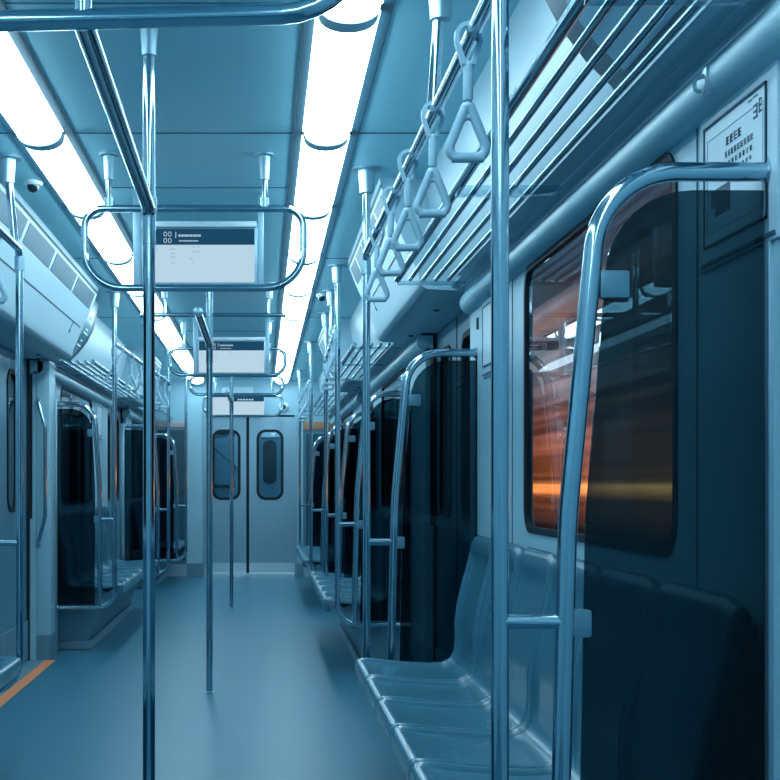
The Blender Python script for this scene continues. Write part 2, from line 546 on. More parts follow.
# wall panels around the door
fnE = lambda p, q, d: (p, YE + d, q)
outer = [(XL - .2, 0), (door_x0, 0), (door_x0, door_z1), (door_x1, door_z1), (door_x1, 0), (XR + .2, 0), (XR + .2, ZC), (XL - .2, ZC)]
struct('wall_far', MB().plate(outer, [], fnE, .06), 'wall')
ed = thing('door_%d' % (DN[0] + 1), ((door_x0 + door_x1) / 2, YE + .02, 0), None, None, kind='structure')
xm = ex(247.7)
for (a, b, w0, w1) in ((door_x0 + .03, xm - .016, ex(213), ex(239.5)), (xm + .016, door_x1 - .025, ex(257.5), ex(282.5))):
    hole = rrect(w0, w1, ez(499), ez(430.5), .09)
    lf = MB().plate([(a, .03), (b, .03), (b, door_z1 - .02), (a, door_z1 - .02)], [hole[::-1]], (lambda p, q, t: (p, YE + .015 + t, q)), .035).build('door_leaf', 'brushed', ed)
    h2 = rrect(w0 + .018, w1 - .018, ez(499) + .018, ez(430.5) - .018, .075)
    MB().plate(rrect(w0 - .012, w1 + .012, ez(499) - .012, ez(430.5) + .012, .10), [h2[::-1]], (lambda p, q, t: (p, YE + .008 + t, q)), .03).build('gasket', 'dark', lf)
    MB().plate(h2, [], (lambda p, q, t: (p, YE + .028 + t, q)), .006).build('door_pane', 'pane_dark', lf)
    MB().box(a, b, YE + .009, YE + .015, .03, ez(563)).build('kick_plate', 'kick', lf)
MB().box(xm - .016, xm + .016, YE + .02, YE + .05, .03, door_z1 - .02).build('seal', 'dark', ed)
MB().box(door_x0, door_x1, YE + .012, YE + .055, door_z1 - .02, door_z1).build('door_head', 'dark', ed)
MB().box(door_x0, door_x0 + .03, YE - .008, YE + .055, 0, door_z1).build('jamb', 'brushed', ed)
MB().box(door_x1 - .025, door_x1, YE - .008, YE + .055, 0, door_z1).build('jamb', 'brushed', ed)
MB().box(door_x0 + .03, door_x1 - .025, YE - .03, YE + .05, 0, .03).build('sill', 'kick', ed)
# portal posts and dark side panels either side of the door
for (a, b) in ((ex(187), ex(202.5)), (ex(297.5), ex(303))):
    trim(MB().box(a, b, YE - .05, YE, 0, ez(400)), 'wall')
    trim(MB().box(a - .004, b + .004, YE - .054, YE, 0, .14), 'base')
for (a, b) in ((XL, ex(187)), (ex(303), XR)):
    trim(MB().box(a, b, YE - .02, YE, .14, ez(425)), 'door')
    trim(MB().box(a, b, YE - .035, YE, 0, .13), 'kick')
# window glass of the left cabinet
trim(MB().box(ex(158), ex(185), YE - .026, YE - .02, ez(560), ez(430)), 'advert_rim')
trim(MB().box(ex(306), ex(332), YE - .026, YE - .02, ez(560), ez(434)), 'advert_rim')
MB().box(ex(302.5), ex(334), YE - .035, YE - .001, ez(430), ez(422), .004).build('band_sign', 'orange_panel', label='orange strip on the end wall, right of the far door', cat='sign')
MB().box(ex(157), ex(186), YE - .035, YE - .001, ez(427.5), ez(422), .004).build('band_sign', 'rosy', label='dull pinkish strip on the end wall, left of the far door', cat='sign')
MB().box(ex(222), ex(253), YE - .02, YE - .001, ez(396), ez(387), .004).build('header_plate', 'panel_white', label='pale blank plate on the end wall above the farthest screen', cat='plate')

# gangway and next car seen through the end door's windows
struct('wall_gangway', MB().box(-1.0, .7, YE + 1.3, YE + 1.36, 0, 2.1), 'brushed')
struct('floor_gangway', MB().box(-1.0, .7, YE + .06, YE + 1.3, -.06, -.005), 'base')
struct('ceiling_gangway', MB().box(-1.0, .7, YE + .06, YE + 1.36, 2.1, 2.14), 'ceiling')
for (a, b) in ((-1.06, -1.0), (.7, .76)):
    struct('wall_gangway', MB().box(a, b, YE + .06, YE + 1.36, 0, 2.1), 'wall')
gd = MB().plate(rrect(.0, .16, 1.0, 1.52, .07), [], (lambda p, q, t: (p, YE + 1.28 + t, q)), .02)
trim(gd, 'dark')
trim(MB().plate(rrect(-.62, -.30, .95, 1.62, .05), [rrect(-.585, -.335, .99, 1.58, .04)[::-1]], (lambda p, q, t: (p, YE + 1.27 + t, q)), .03), 'dark')
trim(MB().box(-.33, -.29, YE + 1.0, YE + 1.04, 0, 2.1), 'wall')
trim(MB().tube([(-.60, YE + .9, 1.45), (-.30, YE + 1.0, 1.18)], .012, 10), 'steel')
trim(MB().box(-.02, .2, YE + 1.262, YE + 1.3, 1.55, 1.66, .01), 'panel_white')  # pale panel added to stand in for a white reflection in the pane
gl = thing('gangway_fill', (.0, YE + .8, 2.06), 'added white fill light in the gangway behind the far door', 'lamp')  # added light that brightens the gangway behind the door panes
MB().box(-.5, .3, YE + .62, YE + .94, 2.06, 2.101, .003).build('fill_body', 'lamp', gl)

# ------------------------------------------------------------------ ceiling lights
def light_unit(xc, y0, y1, label, group):
    t = thing('ceiling_light', (xc, (y0 + y1) / 2, ZC - .03), label, 'ceiling light', group)
    w = .081
    prof = [(xc + w, ZC - .004)]
    for k in range(13):
        a = PI * k / 12
        prof.append((xc + (w - .010) * math.cos(a), ZC - .008 - .038 * math.sin(a) ** .8))
    prof.append((xc - w, ZC - .004))
    d = MB().prism(prof, y0 + .011, y1 - .038, smooth=False)
    for f in d.bm.faces:
        if len(f.verts) == 4: f.smooth = True
    d.build('diffuser', 'lamp', t)
    j = [(xc + w - .003, ZC - .003)]
    for k in range(13):
        a = PI * k / 12
        j.append((xc + (w - .0085) * math.cos(a), ZC - .0085 - .047 * math.sin(a) ** .8))
    j.append((xc - w + .003, ZC - .003))
    MB().prism(j, y1 - .044, y1 + .018).build('end_band', 'lampjoint', t)
    for s in (-1, 1):
        MB().prism([(xc + s * (w - .003), ZC), (xc + s * (w - .004), ZC - .006), (xc + s * (w + .022), ZC - .007), (xc + s * (w + .027), ZC)], y0, y1).build('side_channel', 'lampframe', t)
    return t
LY = [.88 + 1.10 * k for k in range(13)]
for xc, nm, lb in ((.203, 'right', 'right-hand'), (-.713, 'left', 'left-hand')):
    ends = [max(YB + .02, -.22)] + LY[:]
    rows = [(-1.15, -.22), (-.22, .88)] + [(LY[i], min(LY[i + 1], YE - .01)) for i in range(12)]
    rows.append((LY[12], YE - .01))
    rows = [r for r in rows if r[1] - r[0] > .2]
    n = len(rows)
    for i, (a, b) in enumerate(rows):
        k = n - 1 - i
        lab = ('glowing white ceiling light, %s from the far door in the %s row' % (ORD[k], lb)) if k < 15 else None
        light_unit(xc, a, b, lab, 'lights of the %s ceiling row' % lb)

# ------------------------------------------------------------------ poles
def flange(parent, x, y, z=ZC, r=.017):
    k = r / .0135
    return MB().lathe([(.042 * k, 0), (.042 * k, .006), (.024 * k, .009), (.0235 * k, .020), (.0195 * k, .070), (.0190 * k, .088), (.0150 * k, .090)], x, y, 24, 'z', z, -1).build('ceiling_flange', 'steel_dull', parent)

def foot(parent, x, y, r=.0135):
    return MB().lathe([(.021, 0), (.021, .003), (r + .002, .005)], x, y, 20, 'z', 0, 1).build('floor_flange', 'steel_dull', parent)

ZJ = 1.672
def centre_pole(x, y, y_end, xe, label, drop=False):
    t = thing('grab_pole', (x, y, 0), label, 'pole', 'floor-to-ceiling poles along the aisle')
    MB().tube([(x, y, 0), (x, y, ZC - .02)], .0150, 16).build('pole_tube', 'steel', t)
    flange(t, x, y, r=.0128)
    foot(t, x, y)
    MB().tube(fillet([(x, y, ZJ - .09), (x, y - .001, ZJ), (xe, y_end, ZJ)], .022, 6), .0166, 16).build('overhead_bar', 'steel', t)
    MB().lathe([(.0185, -.02), (.0195, -.015), (.0195, .015), (.0185, .02)], x, y, 16, 'z', ZJ + .005, 1).build('joint_collar', 'steel_dull', t)
    if drop:
        MB().tube([(xe, y_end, ZJ), (xe, y_end, ZC - .02)], .0125, 14).build('drop_post', 'steel', t)
        flange(t, xe, y_end)
    else:
        MB().lathe([(.0175, -.012), (.019, 0), (.0175, .012), (.006, .017)], xe, ZJ, 14, 'y', y_end, -1).build('bar_cap', 'steel_dull', t)
    return t

p1s, p2s, p3s = 411., 208., 124.
centre_pole((149 - U0) / p1s, FPX / p1s, FPX / 690, (83 - U0) / 690, 'nearest aisle pole, rising at the left in front of the first screen', True)
centre_pole((209.5 - U0) / p2s, FPX / p2s, FPX / 256, (198 - U0) / 256, 'middle aisle pole standing in front of the far door left window')
centre_pole((231.5 - U0) / p3s, FPX / p3s, FPX / 136, (227 - U0) / 136, 'farthest and thinnest aisle pole, in front of the far door')

# ------------------------------------------------------------------ overhead loops
def loop(s, u0, u1, v0, v1, rt, rb, du, label, group='overhead grab loops', open_up=False):
    y = FPX / s
    x0, x1 = (u0 - U0) / s, (u1 - U0) / s
    z1, z0 = 1 + (V0 - v0) / s, 1 + (V0 - v1) / s
    t = thing('grab_loop', ((x0 + x1) / 2, y, z0), label, 'grab rail', group)
    pts = fillet_closed([(x0, y, z0), (x1, y, z0), (x1, y, z1), (x0, y, z1)], [rb, rb, rt, rt])
    MB().tube(pts, .0128, 14, True).build('loop_tube', 'steel', t)
    for u in du:
        x = (u - U0) / s
        MB().tube([(x, y, z1), (x, y, ZC - .02)], .0105, 12).build('drop_post', 'steel', t)
        flange(t, x, y, r=.0108)
        MB().lathe([(.0155, -.016), (.0155, .016)], x, y, 12, 'z', z1 + .02, 1).build('joint_collar', 'steel_dull', t)
    return t
loop(292, 84.5, 303.5, 208.5, 288, .065, .165, (109, 264.5), 'rounded steel hand loop hanging in front of the nearest screen')
loop(144, 169.5, 285, 348.5, 375, .06, .13, (183.5, 269), 'rounded steel hand loop hanging around the middle screen')
loop(116, 190, 283, 376, 394.5, .06, .12, (203, 268), 'small distant hand loop hanging just below the middle screen')
loop(97, 204, 282.5, 396, 416, .05, .12, (215, 272), 'farthest hand loop, hanging in front of the small end screen')

# front loop: only its lower bar and right bend are in the picture
yF = FPX / 690
t = thing('grab_loop', (-.25, yF + .001, ZJ), 'nearest overhead hand loop, crossing the top left corner of the photo', 'grab rail', 'overhead grab loops')
zt = ZC - .16
pts = fillet_closed([(-.665, yF, ZJ - .008), (.152, yF, ZJ + .012), (.152, yF, zt), (-.665, yF, zt)], [.13, .13, .06, .06])
MB().tube(pts, .0152, 16, True).build('loop_tube', 'steel', t)
for x in (-.52, .02):
    MB().tube([(x, yF, zt), (x, yF, ZC - .02)], .0115, 12).build('drop_post', 'steel', t)
    flange(t, x, yF)

# the straight cross bar behind the first screen
sA = 178.
yA = FPX / sA
zA = 1 + (V0 - 315) / sA
t = thing('cross_bar', (-.27, yA, zA), 'straight overhead cross bar on two drop posts, between first and middle screens', 'grab rail')
xa0, xa1 = (140 - U0) / sA, (285.5 - U0) / sA
MB().tube([(xa0, yA, zA), (xa0 + .004, yA, zA), (xa1 - .004, yA, zA), (xa1, yA, zA)], [.008, .0125, .0125, .008], 14).build('bar_tube', 'steel', t)
for u in (164.6, 269.5):
    x = (u - U0) / sA
    MB().tube([(x, yA, zA), (x, yA, ZC - .02)], .0105, 12).build('drop_post', 'steel', t)
    flange(t, x, yA, r=.012)

# ------------------------------------------------------------------ displays
def lettering(t, x0, x1, z0, z1, y):
    """small illegible rows in the header band and faint marks on the page"""
    w, h = x1 - x0, z1 - z0
    m = MB()
    def r(a, b, c, d, dy=.0): m.box(x0 + a * w, x0 + b * w, y - .0025 - dy, y - .0005, z1 - d * h, z1 - c * h)
    # the emblem: four small rounded rings
    for (a, c) in ((.185, .05), (.225, .05), (.185, .17), (.225, .17)):
        cx, cz = x0 + (a + .016) * w, z1 - (c + .05) * h
        pts = [(cx + .014 * w * math.cos(k * PI / 5), y - .002, cz + .042 * h * math.sin(k * PI / 5)) for k in range(10)]
        m.tube(pts, .0013, 5, True)
    r(.292, .298, .06, .17)
    a = .32
    while a < .52:
        d = random.uniform(.008, .017)
        r(a, a + d, .108, .148); a += d + .005
    a = .325
    while a < .49:
        d = random.uniform(.006, .013)
        r(a, a + d, .215, .238); a += d + .005
    m.build('lettering', 'screen_text', t)
    m = MB()
    for (a, c, n) in ((.03, .375, 8), (.24, .37, 4), (.25, .45, 3), (.245, .52, 4), (.25, .63, 3), (.43, .33, 6), (.45, .42, 5), (.42, .55, 2), (.43, .62, 2), (.03, .47, 2)):
        for k in range(n):
            if random.random() < .8:
                r(a + k * .014, a + k * .014 + .009, c, c + .022)
    m.build('faint_marks', 'screen_dim', t)

def display(s, u0, u1, v0, vm, v1, label, brackets=True, full_band=True, y=None, bandu0=None):
    y = y or FPX / s
    x0, x1 = (u0 - U0) / s, (u1 - U0) / s
    z1, zm, z0 = 1 + (V0 - v0) / s, 1 + (V0 - vm) / s, 1 + (V0 - v1) / s
    t = thing('information_display', ((x0 + x1) / 2, y, z0), label, 'screen', 'hanging information screens')
    MB().box(x0 - .006, x1 + .012, y, y + .07, z0 - .010, z1 + .012, .004).build('housing', 'housing', t)
    MB().box(x0 - .006, x1 + .008, y - .014, y + .05, z1 + .006, z1 + .028, .003).build('top_lip', 'camera_white', t)
    sp = MB().box(x0, x1, y - .004, y, z0, zm).build('screen_page', 'screen', t)
    bx0 = x0 if bandu0 is None else (bandu0 - U0) / s
    MB().box(bx0, x1, y - .004, y, zm, z1).build('screen_header', 'screen_dark', t)
    if bandu0 is None:
        lettering(t, x0, x1, z0, z1, y - .004)
    else:
        MB().box(x0, bx0 - .06, y - .004, y, zm, z1).build('screen_page', 'screen', t)
        m = MB()
        for k in range(6): m.box(bx0 + .05 + k * .03, bx0 + .07 + k * .03, y - .0065, y - .004, zm + .012, zm + .028)
        m.build('lettering', 'screen_text', t)
    if brackets:
        MB().box(x0 - .040, x0 - .008, y + .01, y + .06, z0 - .010, ZC, .003).build('hanger', 'housing', t)
        MB().box(x1 + .012, x1 + .036, y + .01, y + .06, z0 - .010, ZC, .003).build('hanger', 'housing', t)
    else:
        MB().box(x0 + .1, x1 - .1, y + .07, YE - .001, z0 + .04, z1 - .04).build('wall_mount', 'housing', t)
    return t
display(258, 143, 254.5, 229, 245, 282.5, 'nearest and largest ceiling-hung information screen with dark header band')
display(151, 199, 264, 341.5, 350.5, 372.5, 'middle ceiling-hung information screen, behind the second aisle pole')
display(92.5, 209, 264, 397, 401.5, 415, 'farthest small information screen above the end door', brackets=False, bandu0=233)

# ------------------------------------------------------------------ cameras on ceiling
def dome(x, y, label, r=.036):
    t = thing('dome_camera', (x, y, ZC - .04), label, 'camera', 'ceiling dome cameras')
    MB().lathe([(r, 0), (r, .008), (r * .93, .014), (r * .8, .018)], x, y, 24, 'z', ZC + .002, -1).build('camera_shell', 'camera_white', t)
    MB().lathe([(r * .62, .016), (r * .58, .028), (r * .4, .038), (r * .12, .042)], x, y, 20, 'z', ZC, -1).build('camera_lens', 'camera_lens', t)
dome((33 - U0) / 268, FPX / 268, 'white dome camera on the ceiling, left of the left light row')
dome((322 - U0) / 168, FPX / 168, 'white dome camera on the ceiling, right of the right light row')
xq, zq = ex(283.5), ez(407)
t = thing('wall_camera', (xq, YE - .03, zq - .04), 'small round dark-eyed camera on the end wall above the right door leaf', 'camera')
MB().lathe([(.055, 0), (.055, .012), (.048, .022), (.03, .03)], xq, zq, 20, 'y', YE, -1).build('camera_shell', 'camera_white', t)
MB().lathe([(.028, .028), (.022, .04), (.008, .045)], xq, zq, 16, 'y', YE, -1).build('camera_lens', 'camera_lens', t)

# ------------------------------------------------------------------ seat partitions
ZR = 1.826
PR = .0138
def partition(side, y, xp, xpost, label, post=True, top=1.470, ztop=ZC, lean=1.0, s_near=False):
    """glass screen at a bench end: xp = outer pole, xpost = wall post (right-hand coordinates)"""
    X = side_x(side)
    t = thing('seat_partition', (X(xpost), y, 0), label, 'glass partition', 'glass screens at the bench ends')
    P = lambda x, z: (X(x), y, z)
    pole = [P(xp, ztop - .02), P(xp, .27), P(xpost, .27)]
    MB().tube(fillet(pole, .11, 10), PR, 16).build('grab_pole', 'steel', t)
    if ztop == ZC: flange(t, X(xp), y)
    a = xp + .152 * lean; b = xp + .102 * (.3 + .7 * lean); c = xp + .085
    arc = fillet([P(xpost, top), P(a, top), P(b, .95), P(c, .27)], [.125, 1.2], 12)
    MB().tube(arc, PR + .001, 16).build('frame_tube', 'steel', t)
    # tie between pole and frame
    xi = c + .012
    MB().tube([P(xp, .792), P(xi, .792)], .0118, 12).build('arm_rest', 'steel', t)
    # glass
    gx = .028
    outline = [(xpost - .004, .29), (c + gx + .004, .29), (b + gx, .95), (a + gx - .01, top - .027), (xpost - .004, top - .027)]
    vs = fillet([(p[0], p[1], 0) for p in outline] , [0.0, .9, .13], 8)
    loop2 = [(v.x, v.y) for v in vs]
    MB().plate(loop2, [], (lambda p, q, d: (X(p), y + .002 + d, q)), .006).build('glass_pane', 'tint', t)
    for (z, xo) in ((1.30, a - .003), (.79, b - .010)):
        MB().box(min(X(xo), X(xo + .045)), max(X(xo), X(xo + .045)), y - .009, y + .014, z - .021, z + .021, .005).build('glass_clip', 'clip', t)
    if post:
        pf, py = (.757, .011) if s_near else (xpost - .003, .022)
        MB().box(min(X(pf), X(xpost + .03)), max(X(pf), X(xpost + .03)), y - py, y + py, 0, top + .022, .004).build('wall_post', 'brushed', t)
    # socket of the top tube at the post
    MB().tube([P(xpost - .014, top), P(xpost + .001, top)], .019, 14).build('socket', 'steel_dull', t)
    return t

RIGHT = [(664, 500, 'glass partition nearest on the right, its curved frame crossing the orange-lit window'),
         (279, 366.5, 'second glass partition on the right, at the far end of the nearest bench'),
         (193, 337.5, 'third glass partition on the right, in front of the second bench'),
         (151, 326, 'fourth glass partition from the front along the right side'),
         (126, 311, 'fifth glass partition from the front along the right side'),
         (101, 300, 'farthest glass partition along the right side, near the end door')]
LEFT = [(284, 19.5, 'glass partition cut by the left photo edge, beside the left bench tip'),
        (170, 114.5, 'glass partition on the left beyond the doorway, seat seen through it'),
        (123, 168.5, 'second dark glass partition beyond the left doorway, behind the nearest aisle pole'),
        (105, 186, 'farthest glass partition along the left side, near the end door')]
RP, LP = [], []
for s, u, lb in RIGHT:
    x = (u - U0) / s
    RP.append((x, FPX / s))
    partition(1, FPX / s, x, min(.768, x + .42) if s < 600 else .770, lb, s_near=s > 600)
for s, u, lb in LEFT:
    x = 2 * XC - (u - U0) / s
    LP.append((x, FPX / s))
    partition(-1, FPX / s, x, min(.768, x + .36) if s != 170 else .692, lb, ztop=ZC if s != 284 else ZR - .03, lean=.78)

# ------------------------------------------------------------------ strap rails and straps
ZR = 1.826
def strap_rail(side, y0, y1, x0, x1, label, drops=()):
    X = side_x(side)
    t = thing('strap_rail', (X((x0 + x1) / 2), (y0 + y1) / 2, ZR), label, 'rail', 'overhead strap rails')
    pts = fillet([(X(x0), y0, ZR - .05), (X(x0), y0 + .01, ZR), (X(x1), y1 - .01, ZR), (X(x1), y1, ZR - .05)], .03, 6)
    MB().tube(pts, PR, 14).build('rail_tube', 'steel', t)
    for (y, lean) in drops:
        x = x0 + (x1 - x0) * (y - y0) / (y1 - y0)
        MB().tube([(X(x), y, ZR), (X(x + lean), y, ZC - .02)], .0135, 12).build('drop_post', 'steel', t)
        flange(t, X(x + lean), y)
    for (x, y) in ((x0, y0), (x1, y1)):
        MB().lathe([(.0185, -.025), (.0185, .025)], X(x), y, 14, 'z', ZR - .05, 1).build('joint_collar', 'steel_dull', t)
    return t

def make_strap(label, group):
    """hanging strap at the origin: rail axis along y at z = 0"""
    t = thing('hanging_strap', (0, 0, 0), label, 'strap', group)
    # belt loop round the rail, narrowing to the sleeve
    m = MB()
    path = []
    for k in range(11):
        a = PI * k / 10
        path.append((.0175 * math.cos(a), .0175 * math.sin(a)))
    path = [(.004, -.052), (.010, -.032), (.0172, -.012)] + path + [(-.0172, -.012), (-.010, -.032), (-.004, -.052)]
    wy, th = .0085, .0085
    rows = []
    for i, (x, z) in enumerate(path):
        a = path[max(0, i - 1)]; b = path[min(len(path) - 1, i + 1)]
        d = Vector((b[0] - a[0], b[1] - a[1])).normalized(); n = Vector((d.y, -d.x))
        rows.append([m.bm.verts.new((x + n.x * o, yy, z + n.y * o)) for (o, yy) in ((0, -wy), (0, wy), (th, wy), (th, -wy))])
    for a, b in zip(rows, rows[1:]):
        for k in range(4):
            m.bm.faces.new((a[k], a[(k + 1) % 4], b[(k + 1) % 4], b[k]))
    m.bm.faces.new(rows[0]); m.bm.faces.new(rows[-1][::-1])
    m.build('belt_loop', 'belt', t)
    MB().lathe([(.006, -.046), (.0088, -.050), (.0095, -.054), (.0095, -.112), (.0088, -.117), (.006, -.119)], 0, 0, 16, 'z', 0, 1).build('sleeve', 'strap', t)
    MB().tube([(0, 0, -.116), (0, 0, -.140)], .0055, 10).build('neck', 'belt', t)
    pts = fillet_closed([(-.042, 0, -.221), (.042, 0, -.222), (.004, 0, -.128), (-.004, 0, -.128)], [.017, .017, .010, .010], 6)
    h = MB().tube(pts, .0092, 12, True)
    h.tube([(-.030, 0, -.222), (.030, 0, -.222)], .0094, 12)
    h.tube([(-.014, 0, -.153), (0, 0, -.147), (.014, 0, -.153)], .006, 8)
    h.build('handle', 'strap', t)
    return t

proto = None
def strap(x, y, label, group, tilt=0., swing=0.):
    global proto
    if proto is None:
        proto = make_strap(label, group); o = proto
    else:
        o = copy_tree(proto)
    o['label'] = label; o['group'] = group
    o.location = (x, y, ZR)
    o.rotation_euler = (swing, tilt, 0)
    return o

x0, y0 = RP[0]; x1, y1 = RP[1]
strap_rail(1, y0, y1, x0 + .030, x1 - .002, 'steel strap rail over the nearest right-hand bench, five straps on it', ((2.92, .018), (1.2, 0)))
gs = 'hanging straps over the nearest right-hand bench'
for i, (v, lb) in enumerate(((36, 'largest hanging strap, nearest to the camera at the top'), (113, 'hanging strap second from the front on the right rail'), (160, 'hanging strap third from the front on the right rail'), (195, 'hanging strap fourth from the front on the right rail'), (231, 'hanging strap fifth from the front, last before the second right partition'))):
    s = (V0 - v) / .826
    u = {36: 468.5, 113: 433, 160: 408, 195: 391, 231: 377}[v]
    strap((u - U0) / s, FPX / s, lb, gs, 0, .05)
x0, y0 = RP[2]; x1, y1 = RP[3]
strap_rail(1, y0, y1, x0, x1, 'second strap rail on the right, between third and fourth partitions', ((7.6, 0),))
for i in range(4):
    f = (i + .6) / 4.4
    strap(x0 + (x1 - x0) * f, y0 + (y1 - y0) * f, 'hanging strap %s along the second right-hand strap rail' % ORD[i], 'straps on the second right rail')
x0, y0 = RP[4]; x1, y1 = RP[5]
strap_rail(1, y0, y1, x0, x1, 'farthest strap rail on the right, beyond the fourth partition')
for i in range(4):
    f = (i + .6) / 4.4
    strap(x0 + (x1 - x0) * f, y0 + (y1 - y0) * f, 'hanging strap %s along the farthest right-hand strap rail' % ORD[i], 'straps on the farthest right rail')
x1, y1 = LP[0]
strap_rail(-1, .8, y1, x1 + .01, x1, 'strap rail at the left photo edge, bending down into its pole', ((4.50, .028),))
strap(2 * XC - x1 - .03, 4.28, 'hanging strap cut off by the left photo edge', 'straps on the left rails', 0, .12)
x0, y0 = LP[1]; x1, y1 = LP[2]
strap_rail(-1, y0, y1, x0, x1, 'strap rail on the left beyond the doorway', ((9.2, 0),))
for i in range(6):
    f = (i + .5) / 6.2
    strap(2 * XC - x0 - (x1 - x0) * f, y0 + (y1 - y0) * f, 'hanging strap %s along the left rail beyond the doorway' % ORD[i], 'straps on the left rails', .0 if i else .25, .1 * (i % 3 - 1))

# ------------------------------------------------------------------ luggage racks
def rack(side, y0, y1, bars, label):
    X = side_x(side)
    t = thing('luggage_rack', (X(.60), (y0 + y1) / 2, 1.69), label, 'rack', 'overhead luggage racks')
    xs = [.468, .513, .557, .601, .645]
    for i, x in enumerate(xs):
        r = .0125 if i == 0 else .0078
        MB().tube([(X(x), y0, 1.712), (X(x), y1, 1.712)], r, 12).build('rail', 'rod', t)
    for k, y in enumerate(bars):
        MB().box(min(X(.462), X(.70)), max(X(.462), X(.70)), y - (.045 if y < 6 and side > 0 and y > 2.5 and y < 4 else .02), y + (.045 if y < 6 and side > 0 and y > 2.5 and y < 4 else .02), 1.690, 1.701, .004).build('support_arm', 'frost', t)
    MB().box(min(X(.672), X(.70)), max(X(.672), X(.70)), y0, y1, 1.724, 1.738, .003).build('wall_rail', 'ledge', t)
    return t
rack(1, 1.84, 4.52, (1.86, 3.09, 4.50), 'five-bar luggage rack over the nearest right-hand bench')
rack(1, 6.63, 8.7, (6.65, 7.6, 8.68), 'five-bar luggage rack over the second right-hand bench')
rack(1, 10.25, 13.2, (10.27, 11.7, 13.18), 'distant luggage rack over the farthest right-hand bench')
rack(-1, 7.55, 10.65, (7.57, 8.35, 9.5, 10.63), 'five-bar luggage rack on the left beyond the doorway')
rack(-1, 12.3, 14.2, (12.32, 14.18), 'distant luggage rack on the left near the end wall')

# curved advert panels on the coves beside the racks
def advert(side, y0, y1, label):
    X = side_x(side)
    t = thing('advert_panel', (X(.62), (y0 + y1) / 2, 1.76), label, 'panel', 'curved panels above the luggage racks')
    off = [(.505, 2.125), (.518, 2.04), (.538, 1.955), (.575, 1.885), (.625, 1.82), (.676, 1.77)]
    C = [(x - .002, z - .001) for x, z in [(.60, 2.125)] + COVE[1:-1] + [(.688, 1.755)]]
    body = [(X(x), z) for x, z in C] + [(X(x), z) for x, z in off[::-1]]
    MB().prism(body, y0, y1).build('panel_body', 'advert_rim', t)
    off2 = [(x - .0025, z - .002) for x, z in off]
    sel, sel2 = off[:], off2[:]
    face = [(X(x), z) for x, z in sel] + [(X(x), z) for x, z in sel2[::-1]]
    MB().prism(face, y0 + .03, y1 - .10).build('printed_face', 'advert', t)
    for (a, b, i, f) in ((.42, .6, 2, .3), (.38, .72, 2, .6), (.5, .6, 3, .2), (.5, .7, 1, .4), (.45, .75, 3, .6)):
        p, q = off2[i], off2[i + 1]
        x, z = p[0] + (q[0] - p[0]) * f, p[1] + (q[1] - p[1]) * f
        MB().box(min(X(x - .003), X(x)), max(X(x - .003), X(x)), y0 + (y1 - y0) * a, y0 + (y1 - y0) * b, z - .004, z + .004).build('printed_line', 'panel_white', t)
advert(1, 1.90, 2.52, 'dark-edged curved advert panel above the nearest luggage rack, top right')
advert(-1, 7.60, 8.1, 'dark-edged curved advert panel above the left luggage rack')

# ------------------------------------------------------------------ benches
SEAT = [(.352, .325), (.330, .332), (.319, .350), (.315, .374), (.319, .392), (.332, .402), (.362, .404), (.42, .397), (.50, .390), (.57, .387), (.615, .390),
        (.642, .403), (.655, .430), (.658, .470), (.657, .53), (.665, .59), (.680, .655), (.695, .71), (.707, .765), (.715, .805), (.722, .822), (.735, .828), (.748, .815), (.752, .78)]
def seg_lengths(P):
    L = [0]
    for a, b in zip(P, P[1:]): L.append(L[-1] + math.hypot(b[0] - a[0], b[1] - a[1]))
    return L
SL = seg_lengths(SEAT)
def seat_at(u):
    d = u * SL[-1]
    for i in range(len(SEAT) - 1):
        if d <= SL[i + 1] + 1e-9:
            f = (d - SL[i]) / (SL[i + 1] - SL[i])
            p, q = SEAT[i], SEAT[i + 1]
            n = Vector((-(q[1] - p[1]), q[0] - p[0])).normalized()
            return p[0] + (q[0] - p[0]) * f, p[1] + (q[1] - p[1]) * f, n
    return SEAT[-1][0], SEAT[-1][1], Vector((0, 1))
def smooth(a, b, x):
    t = max(0, min(1, (x - a) / (b - a))); return t * t * (3 - 2 * t)

def seat_shell(parent, side, y0, y1, detail):
    X = side_x(side)
    nu = 64 if detail else 34
    hw = (y1 - y0) / 2
    JE = [0, .003, .006, .010, .016, .022, .027, .0295, .032, .0345, .038, .046, .06, .08, .11, .15, hw] if detail else [0, .005, .014, .03, .06, hw]
    nv = 2 * (len(JE) - 1)
    def fn(i, j, s):
        x, z, n = seat_at(i)
        # rounding of the plan at the front corners and of the top corners
        w = y1 - y0
        e = JE[int(round(min(j, 1 - j) * nv))]
        y = y0 + e if j <= .5 else y1 - e
        dm = (i - .10) * SL[-1]; dt = (.88 - i) * SL[-1]
        dish = .013 * smooth(.018, .042, e) * smooth(-.01, .06, dm) * smooth(-.005, .04, dt)
        edge = .010 * (1 - smooth(0, .008, e)) + (.0045 * max(0, 1 - abs(e - .032) / .003) * smooth(.10, .2, i) * (1 - smooth(.85, .9, i)) if detail else 0)
        d = dish + edge + (.014 if s else 0)
        # the shoulders of the back drop a little towards the sides
        drop = .012 * (1 - smooth(0, .06, e)) * smooth(.72, .9, i)
        return (X(x - n.x * d), y, z - n.y * d - drop)
    return MB().grid(fn, nu, nv, .012).build('seat_shell', 'seat', parent, sharp=75)

